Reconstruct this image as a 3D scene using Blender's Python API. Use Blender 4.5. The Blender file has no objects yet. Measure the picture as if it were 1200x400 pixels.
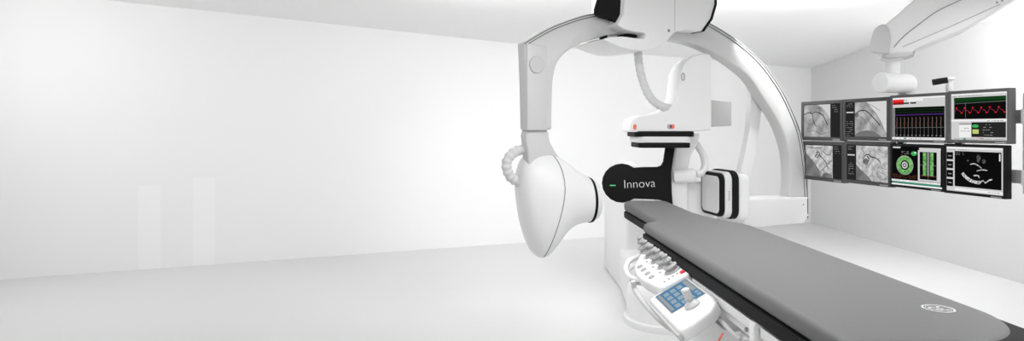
import bpy, bmesh, math, random
from mathutils import Vector, Matrix
random.seed(7)
sc = bpy.context.scene
COL = sc.collection
V = Vector

# ------------------------------------------------------------------ camera
F = 750.0; CX = 600.0; HY = 150.0; H = 1.45
cd = bpy.data.cameras.new('camera'); cam = bpy.data.objects.new('camera', cd); COL.objects.link(cam)
cam.location = (0, 0, H); cam.rotation_euler = (math.radians(90), 0, 0)
cd.sensor_width = 36; cd.lens = 36 * F / 1200.0
cd.shift_y = -(200 - HY) / 1200.0
cd.clip_start = 0.05
sc.camera = cam

def P(px, py, Y):
    return V(((px - CX) * Y / F, Y, H + (HY - py) * Y / F))

# ------------------------------------------------------------------ materials
def mat(name, col, rough=0.5, spec=0.5, metal=0.0, noise=0.0, coat=0.0):
    m = bpy.data.materials.new(name); m.use_nodes = True
    nt = m.node_tree; b = nt.nodes['Principled BSDF']
    if isinstance(col, (int, float)): col = (col, col, col)
    b.inputs['Base Color'].default_value = (*col, 1)
    b.inputs['Roughness'].default_value = rough
    b.inputs['Specular IOR Level'].default_value = spec
    b.inputs['Metallic'].default_value = metal
    b.inputs['Coat Weight'].default_value = coat
    if noise:
        tc = nt.nodes.new('ShaderNodeTexCoord'); n = nt.nodes.new('ShaderNodeTexNoise')
        n.inputs['Scale'].default_value = 60
        r = nt.nodes.new('ShaderNodeMapRange')
        r.inputs['To Min'].default_value = 1 - noise; r.inputs['To Max'].default_value = 1 + noise
        mx = nt.nodes.new('ShaderNodeVectorMath'); mx.operation = 'SCALE'
        mx.inputs[0].default_value = col
        nt.links.new(tc.outputs['Object'], n.inputs['Vector'])
        nt.links.new(n.outputs['Fac'], r.inputs['Value'])
        nt.links.new(r.outputs['Result'], mx.inputs['Scale'])
        nt.links.new(mx.outputs['Vector'], b.inputs['Base Color'])
    return m

def emis(name, col, strength=1.0):
    m = bpy.data.materials.new(name); m.use_nodes = True
    nt = m.node_tree; nt.nodes.clear()
    o = nt.nodes.new('ShaderNodeOutputMaterial'); e = nt.nodes.new('ShaderNodeEmission')
    if isinstance(col, (int, float)): col = (col, col, col)
    e.inputs['Color'].default_value = (*col, 1); e.inputs['Strength'].default_value = strength
    nt.links.new(e.outputs[0], o.inputs[0])
    return m

def emis_noise(name, lo, hi, scale=14.0, detail=6.0):
    m = emis(name, 1.0); nt = m.node_tree
    e = [n for n in nt.nodes if n.type == 'EMISSION'][0]
    tc = nt.nodes.new('ShaderNodeTexCoord'); n = nt.nodes.new('ShaderNodeTexNoise')
    n.inputs['Scale'].default_value = scale; n.inputs['Detail'].default_value = detail
    r = nt.nodes.new('ShaderNodeValToRGB')
    r.color_ramp.elements[0].position = 0.3; r.color_ramp.elements[0].color = (lo, lo, lo, 1)
    r.color_ramp.elements[1].position = 0.7; r.color_ramp.elements[1].color = (hi, hi, hi, 1)
    nt.links.new(tc.outputs['Object'], n.inputs['Vector'])
    nt.links.new(n.outputs['Fac'], r.inputs['Fac']); nt.links.new(r.outputs['Color'], e.inputs['Color'])
    return m

M = {
 'white': mat('white_enamel', 0.79, 0.35, 0.4),
 'white_warm': mat('white_cover', 0.72, 0.45, 0.4),
 'grey_white': mat('pale_grey_plastic', 0.55, 0.45, 0.4),
 'arc': mat('satin_grey_arc', 0.60, 0.4, 0.4),
 'hose': mat('white_hose', 0.66, 0.5, 0.3),
 'groove': mat('dark_groove', 0.06, 0.5, 0.3),
 'seam': mat('seam_grey', 0.25, 0.6, 0.2),
 'black': mat('black_rubber', 0.008, 0.6, 0.12),
 'blackgloss': mat('black_plastic', 0.008, 0.45, 0.15),
 'matt': mat('grey_vinyl', 0.135, 0.55, 0.3, noise=0.03),
 'panel_white': mat('detector_face', 0.72, 0.3, 0.4),
 'bezel': mat('charcoal_bezel', 0.07, 0.45, 0.3),
 'bezel_grey': mat('grey_bezel', 0.10, 0.4, 0.4),
 'steel': mat('brushed_steel', 0.5, 0.3, 0.5, metal=0.7),
 'pole': mat('grey_pole', 0.35, 0.4, 0.5),
 'knob': mat('grey_knob', 0.42, 0.4, 0.4),
 'button': mat('grey_button', 0.36, 0.5, 0.3),
 'red': mat('red_plastic', (0.6, 0.02, 0.03), 0.4),
 'pink': mat('red_sticker', (0.8, 0.16, 0.12), 0.5),
 'cable': mat('grey_cable', 0.33, 0.4, 0.4),
 'text': mat('white_print', 0.75, 0.5),
 'logo': mat('pale_print', 0.55, 0.6),
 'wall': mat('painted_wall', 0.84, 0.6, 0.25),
 'reflection': mat('pale_reflection', 0.87, 0.55, 0.25),  # paler colour standing in for reflections on the wall
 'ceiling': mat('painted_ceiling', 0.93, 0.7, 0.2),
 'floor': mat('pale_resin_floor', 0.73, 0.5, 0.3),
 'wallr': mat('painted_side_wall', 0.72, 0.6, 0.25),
 'led': emis('green_led', (0.15, 0.75, 0.3), 1.0),
 's_black': emis('screen_black', 0.004),
 's_dark': emis('screen_dark', 0.02),
 's_grey': emis('screen_grey', 0.62),
 's_mid': emis('screen_mid_grey', 0.22),
 's_white': emis('screen_white', 0.85),
 's_text': emis('screen_text', 0.30),
 's_vessel': emis('screen_vessel', 0.02),
 's_vessel2': emis('screen_fine_vessel', 0.10),
 's_red': emis('screen_red', (0.85, 0.02, 0.02)),
 's_pinkred': emis('screen_trace_red', (0.50, 0.03, 0.09)),
 's_green': emis('screen_green', (0.05, 0.42, 0.10)),
 's_dgreen': emis('screen_dark_green', (0.008, 0.05, 0.012)),
 's_purple': emis('screen_purple', (0.05, 0.02, 0.13)),
 's_brown': emis('screen_brown', (0.13, 0.045, 0.025)),
 's_yellow': emis('screen_yellow', (0.55, 0.6, 0.16)),
 's_teal': emis('screen_teal', (0.05, 0.30, 0.20)),
 's_blue': emis('panel_blue', (0.10, 0.23, 0.38)),
 's_tile': emis('panel_tile', (0.30, 0.43, 0.52)),
 's_tan': emis('panel_tan', (0.36, 0.38, 0.38)),
 'xray_a': emis_noise('xray_image_soft', 0.20, 0.52, 14),
 'xray_b': emis_noise('xray_image_grainy', 0.28, 0.68, 30),
 'xray_dark': emis_noise('xray_shadow', 0.10, 0.22, 8),
 'faint': emis_noise('faint_echo', 0.0, 0.14, 70),
 'ultra': emis_noise('ultrasound_echo', 0.0, 1.0, 110),
 'ring_green': emis_noise('tissue_map', 0.1, 0.5, 60),
}
# tissue map: green
nt = M['ring_green'].node_tree
rp = [n for n in nt.nodes if n.type == 'VALTORGB'][0]
rp.color_ramp.elements[0].color = (0.02, 0.22, 0.05, 1); rp.color_ramp.elements[1].color = (0.30, 0.62, 0.2, 1)

# ------------------------------------------------------------------ object helpers
MW = {}   # world matrices of things/parts

def empty(name, loc, label, cat, group=None, rotz=0.0):
    o = bpy.data.objects.new(name, None); COL.objects.link(o)
    o.empty_display_size = 0.1
    o.location = loc; o.rotation_euler = (0, 0, rotz)
    MW[o.name] = Matrix.Translation(V(loc)) @ Matrix.Rotation(rotz, 4, 'Z')
    o['label'] = label; o['category'] = cat
    if group: o['group'] = group
    return o

def put(name, bm, m, parent=None, smooth=35, label=None):
    """link a bmesh (world coordinates) as one mesh object, origin at its centre"""
    bmesh.ops.remove_doubles(bm, verts=bm.verts, dist=1e-6)
    bmesh.ops.recalc_face_normals(bm, faces=bm.faces)
    c = V((0, 0, 0))
    for v in bm.verts: c += v.co
    c /= max(1, len(bm.verts))
    for v in bm.verts: v.co -= c
    me = bpy.data.meshes.new(name); bm.to_mesh(me); bm.free()
    if smooth:
        me.polygons.foreach_set('use_smooth', [True] * len(me.polygons))
        me.set_sharp_from_angle(angle=math.radians(smooth))
    me.materials.append(M[m] if isinstance(m, str) else m)
    o = bpy.data.objects.new(name, me); COL.objects.link(o)
    o.location = c
    if parent:
        o.parent = parent; o.matrix_parent_inverse = MW[parent.name].inverted()
    MW[o.name] = Matrix.Translation(c)
    if label: o['label'] = label
    return o

def structure(name, bm, m):
    o = put(name, bm, m, smooth=0); o['kind'] = 'structure'; return o

def B(): return bmesh.new()

def face(bm, pts):
    vs = [bm.verts.new(p) for p in pts]
    return bm.faces.new(vs)

def merge(bm, other):
    me = bpy.data.meshes.new('tmp'); other.to_mesh(me); other.free()
    bm.from_mesh(me); bpy.data.meshes.remove(me)

def bevel(bm, off, seg=3, ang=25):
    bmesh.ops.recalc_face_normals(bm, faces=bm.faces)
    es = [e for e in bm.edges if len(e.link_faces) == 2 and e.calc_face_angle(0) > math.radians(ang)]
    bmesh.ops.bevel(bm, geom=es, offset=off, segments=seg, profile=0.5, affect='EDGES', clamp_overlap=True)

def prism(pts, vec, bev=0, seg=3, ang=25, bm=None):
    """closed prism: loop of 3D points swept by vec"""
    b = B()
    f0 = [b.verts.new(p) for p in pts]; f1 = [b.verts.new(V(p) + vec) for p in pts]
    n = len(pts)
    b.faces.new(f0); b.faces.new(list(reversed(f1)))
    for i in range(n):
        b.faces.new([f0[(i + 1) % n], f0[i], f1[i], f1[(i + 1) % n]])
    if bev: bevel(b, bev, seg, ang)
    if bm is None: return b
    merge(bm, b); return bm

def obox(c, ax, ay, az, sx, sy, sz, bev=0, seg=3, bm=None):
    """oriented box with unit axes"""
    c = V(c); ax = V(ax).normalized(); ay = V(ay).normalized(); az = V(az).normalized()
    pts = [c + ax * (sx / 2 * i) + ay * (sy / 2 * j) - az * sz / 2 for i, j in ((-1, -1), (1, -1), (1, 1), (-1, 1))]
    return prism(pts, az * sz, bev, seg, bm=bm)

XA, YA, ZA = V((1, 0, 0)), V((0, 1, 0)), V((0, 0, 1))
def box(x0, x1, y0, y1, z0, z1, bev=0, seg=3, bm=None):
    return obox(((x0 + x1) / 2, (y0 + y1) / 2, (z0 + z1) / 2), XA, YA, ZA, x1 - x0, y1 - y0, z1 - z0, bev, seg, bm)

def frame_of(d):
    d = V(d).normalized()
    a = d.cross(ZA)
    if a.length < 1e-3: a = d.cross(XA)
    a.normalize(); b = d.cross(a).normalized()
    return d, a, b

def lathe(o, d, prof, n=32, bm=None):
    """revolve (distance along d, radius) profile"""
    bm = bm or B(); d, a, b = frame_of(d); o = V(o); rings = []
    for t, r in prof:
        if r < 1e-6: rings.append([bm.verts.new(o + d * t)])
        else: rings.append([bm.verts.new(o + d * t + (a * math.cos(2 * math.pi * k / n) + b * math.sin(2 * math.pi * k / n)) * r) for k in range(n)])
    for r0, r1 in zip(rings, rings[1:]):
        for k in range(n):
            k2 = (k + 1) % n
            if len(r0) == 1 and len(r1) == 1: continue
            if len(r0) == 1: bm.faces.new([r0[0], r1[k], r1[k2]])
            elif len(r1) == 1: bm.faces.new([r0[k2], r0[k], r1[0]])
            else: bm.faces.new([r0[k2], r0[k], r1[k], r1[k2]])
    for r in (rings[0], rings[-1]):
        if len(r) > 1: bm.faces.new(r)
    return bm

def cyl(p0, p1, r, n=28, chamfer=0.0, bm=None):
    p0 = V(p0); p1 = V(p1); L = (p1 - p0).length; c = chamfer
    prof = [(0, r - c), (c * .3, r - c * .3), (c, r), (L - c, r), (L - c * .3, r - c * .3), (L, r - c)] if c else [(0, r), (L, r)]
    return lathe(p0, p1 - p0, prof, n, bm)

def catmull(pts, per=8, closed=False):
    pts = [V(p) for p in pts]; out = []
    n = len(pts)
    rng = range(n if closed else n - 1)
    for i in rng:
        g = (lambda k: pts[k % n]) if closed else (lambda k: pts[min(max(k, 0), n - 1)])
        p0, p1, p2, p3 = g(i - 1), g(i), g(i + 1), g(i + 2)
        for s in range(per):
            t = s / per
            out.append(0.5 * ((2 * p1) + (p2 - p0) * t + (2 * p0 - 5 * p1 + 4 * p2 - p3) * t * t + (3 * p1 - p0 - 3 * p2 + p3) * t ** 3))
    if not closed: out.append(pts[-1])
    return out

def tube(path, r, n=14, rib=0.0, pitch=0.02, bm=None, closed=False):
    bm = bm or B(); path = [V(p) for p in path]
    if rib:
        q = [path[0]]; step = pitch / 6
        acc = 0
        for a, b in zip(path, path[1:]):
            L = (b - a).length; t = step - acc
            while t <= L:
                q.append(a.lerp(b, t / L)); t += step
            acc = L - (t - step)
        path = q
    rings = []; a_prev = None; m = len(path)
    for i, p in enumerate(path):
        if closed: d = path[(i + 1) % m] - path[i - 1]
        else: d = path[min(i + 1, m - 1)] - path[max(i - 1, 0)]
        d.normalize()
        if a_prev is None: _, a, _b = frame_of(d)
        else: a = (a_prev - d * a_prev.dot(d)).normalized()
        a_prev = a; b = d.cross(a)
        rr = r(i / (m - 1)) if callable(r) else r
        if rib: rr *= 1 + rib * math.sin(i * math.pi / 3)
        rings.append([bm.verts.new(p + (a * math.cos(2 * math.pi * k / n) + b * math.sin(2 * math.pi * k / n)) * rr) for k in range(n)])
    prs = list(zip(rings, rings[1:])) + ([(rings[-1], rings[0])] if closed else [])
    for r0, r1 in prs:
        for k in range(n):
            bm.faces.new([r0[k], r0[(k + 1) % n], r1[(k + 1) % n], r1[k]])
    if not closed:
        bm.faces.new(rings[0]); bm.faces.new(rings[-1])
    return bm

def rrect(o, ax, ay, w, h, r, seg=6):
    o = V(o); pts = []
    for cx, cy, a0 in ((w / 2 - r, h / 2 - r, 0), (-w / 2 + r, h / 2 - r, 90), (-w / 2 + r, -h / 2 + r, 180), (w / 2 - r, -h / 2 + r, 270)):
        for k in range(seg + 1):
            a = math.radians(a0 + 90 * k / seg)
            pts.append(o + ax * (cx + r * math.cos(a)) + ay * (cy + r * math.sin(a)))
    return pts

def smooth2d(pts, per=6, closed=True):
    return [(p.x, p.y) for p in catmull([V((x, y, 0)) for x, y in pts], per, closed)]

def text_bm(s, size, o, ax, ay, extrude=0.0015, fatten=0.0):
    cu = bpy.data.curves.new('lettering', 'FONT'); cu.body = s; cu.size = size
    cu.extrude = extrude; cu.align_x = 'CENTER'; cu.align_y = 'CENTER'; cu.offset = fatten
    ob = bpy.data.objects.new('lettering', cu); COL.objects.link(ob)
    dg = bpy.context.evaluated_depsgraph_get(); dg.update()
    me = bpy.data.meshes.new_from_object(ob.evaluated_get(dg))
    bpy.data.objects.remove(ob); bpy.data.curves.remove(cu)
    bm = B(); bm.from_mesh(me); bpy.data.meshes.remove(me)
    ax = V(ax).normalized(); ay = V(ay).normalized(); az = ax.cross(ay)
    for v in bm.verts: v.co = V(o) + ax * v.co.x + ay * v.co.y + az * v.co.z
    return bm

# ------------------------------------------------------------------ room shell
WC = V((4.58, 9.80))                       # far corner
def lw(X): return V((X, 8.1 + 0.39 * (X - 0.216)))   # left wall line
def rw(Y): return V((5.0 - 0.0426 * Y, Y))
FR = -1.5
wl = [(WC, 2.36), (lw(0.13), 2.505), (lw(-3.99), 2.73), (lw(-10.5), 3.08)]
wr = [(WC, 2.36), (rw(8.3), 2.51), (rw(FR), 2.51)]
def wall(name, seq, out, m):
    pts = [V((p.x, p.y, 0)) for p, z in seq] + [V((p.x, p.y, z)) for p, z in reversed(seq)]
    structure(name, prism(pts, out), m)
wall('wall_left', wl, V((-.363, .932, 0)) * 0.12, 'wall')
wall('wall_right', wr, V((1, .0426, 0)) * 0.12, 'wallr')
flo = [(WC.x, WC.y), tuple(lw(-10.5)), (-10.5, FR), tuple(rw(FR))]
structure('floor', prism([V((x, y, 0)) for x, y in flo], V((0, 0, -0.1))), 'floor')
b = B()
ring = [V((p.x, p.y, z)) for p, z in reversed(wr)] + [V((p.x, p.y, z)) for p, z in wl[1:]] + [V((-10.5, FR, 3.0))]
cen = V((0.8, 4.4, 2.55))
top = [p + V((0, 0, .1)) for p in ring]; ctop = cen + V((0, 0, .1))
for i in range(len(ring)):
    j = (i + 1) % len(ring)
    face(b, [ring[i], ring[j], cen]); face(b, [top[j], top[i], ctop]); face(b, [ring[j], ring[i], top[i], top[j]])
bmesh.ops.remove_doubles(b, verts=b.verts, dist=1e-5)
o = put('ceiling', b, 'ceiling', smooth=30); o['kind'] = 'structure'
CEIL = 2.53
# reflections in the left wall, put in as thin paler panels
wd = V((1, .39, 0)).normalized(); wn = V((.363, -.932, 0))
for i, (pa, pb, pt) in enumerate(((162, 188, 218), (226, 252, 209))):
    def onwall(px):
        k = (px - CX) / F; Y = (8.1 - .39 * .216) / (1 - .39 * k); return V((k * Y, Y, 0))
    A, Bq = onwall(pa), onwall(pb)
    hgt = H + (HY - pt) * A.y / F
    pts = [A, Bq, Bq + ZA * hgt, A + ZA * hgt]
    structure('wall_reflection_%d' % (i + 1), prism(pts, wn * 0.0015), 'reflection')

# ------------------------------------------------------------------ patient table
TH = math.atan(32 / 750.0)
TR = Matrix.Rotation(TH, 4, 'Z')
def T(a, b, z): return TR @ V((a, b, z))
TX, TY = (TR @ XA), (TR @ YA)
table = empty('patient_table', T(1.0, 2.2, 0), 'long narrow patient table with grey mattress over a black tabletop', 'table', rotz=TH)

def arc2(cx, cy, r, a0, a1, n=8):
    return [(cx + r * math.cos(math.radians(a0 + (a1 - a0) * k / n)), cy + r * math.sin(math.radians(a0 + (a1 - a0) * k / n))) for k in range(n + 1)]
def tabletop(g, foot, rl, rf):
    # outline counter-clockwise from foot left
    L, R = 0.748 - g, 1.235 + g
    pts = arc2(L + rl, foot + rl, rl, 180, 270) + arc2(R - rf, foot + rf, rf, 270, 360, 16)
    pts += [(R, 2.90), (R - .012, 2.98), (R - .05, 3.06), (1.125 + g, 3.20), (1.098 + g, 3.32)]
    pts += arc2(1.098 + g - .05, 3.845 + g - .05, .05, 0, 90, 5) + arc2(.90, 3.845 + g - .07, .07, 90, 180, 6)
    pts += [(.832 - g, 3.70), (.832 - g, 3.12), (.822 - g, 3.06), (.775 - g, 3.035), (L, 2.99)]
    return pts
ol = tabletop(0.0, 1.305, .03, .225)
mt = prism([T(a, b_, 0.952) for a, b_ in ol], V((0, 0, 0.048)), 0.02, 4, ang=60)
for v in mt.verts:                                  # softly raised head cushion
    lb = (TR.inverted() @ v.co)
    if v.co.z > .97: v.co.z += 0.010 * max(0, min(1, (lb.y - 3.1) / .3))
mattress = put('mattress', mt, 'matt', table, smooth=60)
bd = prism([T(a, b_, 0.913) for a, b_ in tabletop(0.003, 1.255, .03, .12)], V((0, 0, 0.038)), 0.006, 2, ang=60)
put('tabletop', bd, 'black', table, label='black carbon tabletop edge')
fbp = [(.80, 1.285)] + arc2(1.165, 1.355, .07, 270, 360, 8) + [(1.235, 1.49), (1.20, 1.52), (.80, 1.52)]
put('foot_edge_piece', prism([T(a, b_, 0.951) for a, b_ in fbp], V((0, 0, .041)), .006, 2, ang=60), 'black', table, label='black edge piece around the foot end')  # black piece showing past the mattress at the foot corner
# round monogram printed at the foot of the mattress
em = B(); c0 = T(1.127, 1.545, 1.0008)
def flat_strip(bm, pts, w, up=ZA, closed=False):
    n = len(pts); L = []; Rr = []
    for i, p in enumerate(pts):
        d = (pts[(i + 1) % n] - pts[i - 1]) if closed else (pts[min(i + 1, n - 1)] - pts[max(i - 1, 0)])
        s = up.cross(d).normalized() * w / 2
        L.append(bm.verts.new(p + s)); Rr.append(bm.verts.new(p - s))
    for i in range(n if closed else n - 1):
        j = (i + 1) % n
        bm.faces.new([Rr[i], Rr[j], L[j], L[i]])
def cpt(x, y): return c0 + TX * x + TY * y
def circ(x, y, r, a0=0, a1=360, n=28): return [cpt(x + r * math.cos(math.radians(a0 + (a1 - a0) * k / n)), y + r * math.sin(math.radians(a0 + (a1 - a0) * k / n))) for k in range(n + 1)]
S = 0.034
flat_strip(em, circ(0, 0, S)[:-1], .005, closed=True)
flat_strip(em, circ(0, 0, S * .8)[:-1], .0015, closed=True)
for k in range(4):
    a = 90 * k + 20
    flat_strip(em, circ(S * .90 * math.cos(math.radians(a)), S * .90 * math.sin(math.radians(a)), S * .12, a, a + 250, 10), .003)
flat_strip(em, circ(-S * .3, S * .05, S * .30, 40, 330, 20), .0055)
flat_strip(em, circ(-S * .2, -S * .3, S * .22, 90, -160, 14), .005)
flat_strip(em, circ(S * .32, S * .22, S * .22, 60, 290, 14), .0055)
flat_strip(em, circ(S * .32, -S * .18, S * .25, 100, 330, 14), .0055)
put('emblem', em, 'logo', mattress, smooth=0, label='round pale printed monogram')
# pedestal and underside
pd = prism([T(a, b_, 0.0) for a, b_ in ((.80, 1.55), (1.18, 1.55), (1.18, 2.55), (.80, 2.55))], V((0, 0, .83)), .04, 3)
put('pedestal', pd, 'white', table)
tray = prism([T(a, b_, 0.835) for a, b_ in ((.775, 1.56), (1.21, 1.56), (1.21, 2.9), (.775, 2.9))], V((0, 0, .0775)), .008, 2)
put('slide_frame', tray, 'white', table)
rail = prism([T(a, b_, 0.872) for a, b_ in ((.757, 1.38), (.768, 1.38), (.768, 2.95), (.757, 2.95))], V((0, 0, .03)), .003, 2)
put('accessory_rail', rail, 'white', table)
for bb in (1.45, 1.70, 1.92, 2.6):
    q = prism([T(a, b_, .868) for a, b_ in ((.766, bb - .015), (.79, bb - .015), (.79, bb + .015), (.766, bb + .015))], V((0, 0, .036)), .003, 1)
    put('rail_spacer', q, 'steel', table)
# clamp hanging from the rail
cl = B()
c = T(.747, 1.745, 0)
obox(c + V((0, 0, .82)), TX, TY, ZA, .018, .03, .17, .004, 2, bm=cl)
obox(c + V((.008, 0, .905)), TX, TY, ZA, .030, .036, .012, .003, 2, bm=cl)
clampo = put('rail_clamp', cl, 'white', table)
kb = lathe(c + V((-.005, 0, .845)), -TX, [(0, .012), (.008, .012), (.010, .016), (.025, .016), (.028, .012)], 16)
put('clamp_knob', kb, 'steel', clampo)
for bb in (1.62, 1.66, 1.82, 1.86):
    put('bolt', lathe(T(.775, bb, .853), -TX, [(0, .007), (.006, .007), (.007, .005)], 10), 'cable', table)

# ------------------------------------------------------------------ knob console on the table rail
A28 = math.radians(28)
U = (TX * math.cos(A28) + ZA * math.sin(A28)); Nn = (TX * -math.sin(A28) + ZA * math.cos(A28))
con = empty('control_console', T(.69, 2.55, .8), 'white control box with a row of five joystick knobs clipped to table edge', 'control console', rotz=TH)
R0 = T(.738, 2.30, .921)
def K(u, v, w=0): return R0 + U * u + TY * v + Nn * w      # u<0 away from table, v along table
prof = [(0.005, .55), (0.005, 0.0), (-.106, 0.0), (-.118, .02), (-.140, .18), (-.143, .27), (-.125, .38), (-.085, .46), (-.03, .55)]
cb = prism([K(u, v, -.058) for u, v in prof], Nn * .058, .012, 3)
body = put('console_body', cb, 'white', con)
for i, v in enumerate((.10, .20, .30, .40, .50)):
    u = -.030
    col = lathe(K(u, v, 0), Nn, [(0, .031), (.004, .031), (.007, .024), (.015, .020), (.018, .028), (.024, .028), (.028, .015)], 20)
    kn = put('joystick', col, 'knob', con)
    st = lathe(K(u, v, .024), Nn, [(0, .009), (.012, .008), (.016, .015), (.023, .019), (.030, .015), (.033, .008), (.041, .012), (.047, .008)], 16)
    put('joystick_cap', st, 'button', kn)
for i, v in enumerate((.15, .21, .275, .335)):
    put('push_button', lathe(K(-.105, v, -.001), Nn, [(0, .0125), (.004, .0125), (.006, .010), (.0065, 0)], 18), 'button', con)
for i, v in enumerate((.03, .045, .06, .075)):
    pass
for i, u in enumerate((-.085, -.065, -.046, -.028)):
    put('indicator_key', obox(K(u, .035 + .004 * i, .001), U, TY, Nn, .008, .012, .003, .001, 1), 'button', con)
for i, v in enumerate((.15, .25, .35)):
    put('indicator_key', obox(K(-.068, v, .001), U, TY, Nn, .008, .014, .003, .001, 1), 'cable', con)
put('emergency_key', obox(K(-.010, .032, .002), U, TY, Nn, .017, .022, .006, .0015, 2), 'red', con, label='small red key')
ft = prism([K(u, v, -.055) for u, v in ((-.03, .2), (-.03, .4), (.005, .4), (.005, .2))], -Nn * .02, .004, 1)
put('mounting_bracket', ft, 'steel', con)
# loop shaped grab handle
hp = [P(758, 299, 2.86), P(746, 302, 2.86), P(737, 307, 2.84), P(733.5, 315, 2.81), P(737, 323.5, 2.78), P(746, 328, 2.76), P(760, 327, 2.74)]
put('grab_handle', tube(catmull(hp, 8), .0115, 14), 'white', con)
hb = B()
pts = [P(758, 301, 2.86), P(747, 304, 2.86), P(739, 309, 2.84), P(736, 315, 2.81), P(739, 322, 2.78), P(748, 326, 2.76), P(760, 325, 2.74)]
prism([p + V((0, 0, -.035)) for p in catmull(pts, 4)], V((0, 0, .012)), .003, 2, bm=hb)
put('handle_tray', hb, 'grey_white', con)

# ------------------------------------------------------------------ touch panel with joystick
A30 = math.radians(30)
U2 = (TX * math.cos(A30) + ZA * math.sin(A30)); N2 = (TX * -math.sin(A30) + ZA * math.cos(A30))
pan = empty('touch_panel', T(.68, 2.1, .75), 'white tilted panel with blue touch screen and a stubby joystick', 'touch panel', rotz=TH)
D0 = T(.622, 2.10, .836)
def Q(u, v, w=0): return D0 + U2 * u + TY * v + N2 * w
prof = [(-.028, .225), (-.028, -.135), (-.02, -.15), (.02, -.152), (.09, -.135), (.128, -.10), (.138, -.05), (.138, .225)]
pb = prism([Q(u, v, -.046) for u, v in prof], N2 * .045, .013, 4, ang=35)
pbody = put('panel_housing', pb, 'white', pan)
lip = prism([Q(u, v, -.040) for u, v in ((-.038, .215), (-.038, -.135), (-.027, -.148), (-.027, .225))], N2 * .026, .004, 2)
put('edge_trim', lip, 'grey_white', pan)
bz = prism([Q(u, v, -.002) for u, v in ((-.004, -.004), (.128, -.004), (.128, .204), (-.004, .204))], N2 * .0022, 0)
put('screen_surround', bz, 'seam', pan)
scr = prism([Q(u, v, 0) for u, v in ((0, 0), (.124, 0), (.124, .2), (0, .2))], N2 * .001, 0)
scro = put('touch_screen', scr, 's_blue', pan, label='blue lit touch screen')
for i in range(4):
    for j in range(3):
        u0 = .022 + j * .027; v0 = .178 - i * .045
        tl = B(); face(tl, [Q(u0, v0 - .033, .0013), Q(u0 + .019, v0 - .033, .0013), Q(u0 + .019, v0, .0013), Q(u0, v0, .0013)])
        put('icon_tile', tl, 's_tile', scro, smooth=0)
        tl = B(); face(tl, [Q(u0 + .005, v0 - .024, .0016), Q(u0 + .014, v0 - .024, .0016), Q(u0 + .014, v0 - .010, .0016), Q(u0 + .005, v0 - .010, .0016)])
        put('icon_glyph', tl, 's_tan', scro, smooth=0)
for (u0, u1, v0, v1) in ((.003, .014, .01, .19), (.106, .122, .07, .19)):
    tl = B(); face(tl, [Q(u0, v0, .0013), Q(u1, v0, .0013), Q(u1, v1, .0013), Q(u0, v1, .0013)])
    put('side_strip', tl, 's_tan', scro, smooth=0)
for k in range(2):
    tl = B(); u0 = .106; v0 = .012 + .026 * k
    face(tl, [Q(u0, v0, .0013), Q(u0 + .014, v0, .0013), Q(u0 + .014, v0 + .018, .0013), Q(u0, v0 + .018, .0013)])
    put('icon_tile', tl, 's_tile', scro, smooth=0)
jc = V(Q(.066, -.032, 0))
jb = lathe(jc, N2, [(0, .027), (.004, .027), (.009, .023), (.014, .014), (.016, .010)], 24)
jo = put('joystick_base', jb, 'grey_white', pan)
put('joystick_cap', lathe(jc + N2 * .014, N2 * 1.0 + V((0, 0, .25)), [(0, .009), (.010, .0095), (.013, .013), (.034, .0145), (.042, .0145), (.046, .011), (.0465, .0)], 20), 'grey_white', jo)
sup = prism([Q(u, v, -.046) for u, v in ((.05, 0), (.12, 0), (.12, .1), (.05, .1))], -N2 * .02, .003, 1)
put('mounting_bracket', sup, 'steel', pan)

# cables below the panel
def cable(name, pts, r, m, label, cat='cable', n=10):
    o = put(name, tube(catmull(pts, 8), r, n), m); o['label'] = label; o['category'] = cat; return o
cable('cable', [P(826, 372, 2.12), P(838, 375, 2.1), P(848, 383, 2.06), P(860, 386, 2.0), P(872, 382, 1.98)], .008, 'cable', 'thick grey cable looping under the touch panel towards the rail clamp')
cable('cable', [P(836, 366, 2.06), P(846, 377, 2.02), P(856, 388, 1.97), P(868, 398, 1.93)], .007, 'grey_white', 'pale cable running down from the right end of the touch panel')
cable('cable', [P(742, 330, 2.5), P(744, 340, 2.5), P(752, 352, 2.45), P(764, 366, 2.4), P(778, 380, 2.35), P(792, 388, 2.25), P(806, 386, 2.15)], .010, 'grey_white', 'pale cable sweeping from the loop handle under the touch panel')
cable('cable', [P(841, 405, 1.98), P(842.5, 399, 1.98), P(845, 394.5, 1.985), P(847, 391, 1.99)], .0032, 'pink', 'thin red cable below the touch panel')

# ------------------------------------------------------------------ floor gantry (frontal plane)
fg = empty('floor_gantry', (1.14, 4.9, 0), 'white floor standing imaging gantry with black lettered arm behind the table head', 'medical imaging gantry')
fb = lathe((1.14, 4.77, 0), ZA, [(0, .30), (.03, .305), (.045, .305), (.05, .295), (.055, .285), (.20, .28), (.27, .27), (.31, .24), (.33, .19), (.335, 0)], 64)
put('foot', fb, 'white', fg)
rb = prism([V(p) for p in ((.88, 4.85, .0), (1.42, 4.85, .0), (1.42, 5.7, .0), (.955, 5.7, .0))], V((0, 0, .42)), .08, 5)
put('foot_housing', rb, 'white', fg)
cp = [(.965, 5.42, 0), (1.42, 5.42, 0), (1.42, 6.65, 0), (.955, 6.65, 0)]
put('column', prism([V(p) for p in cp], V((0, 0, .86)), .035, 4), 'white', fg)
YP = 4.74
dc = P(729, 215, YP)
put('pivot_housing', lathe(P(729.5, 215, YP + .035), V((.22, 1, 0)), [(0, .146), (.01, .150), (.03, .150), (.045, .12), (.9, .12), (.92, .10)], 48), 'white', fg)
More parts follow.
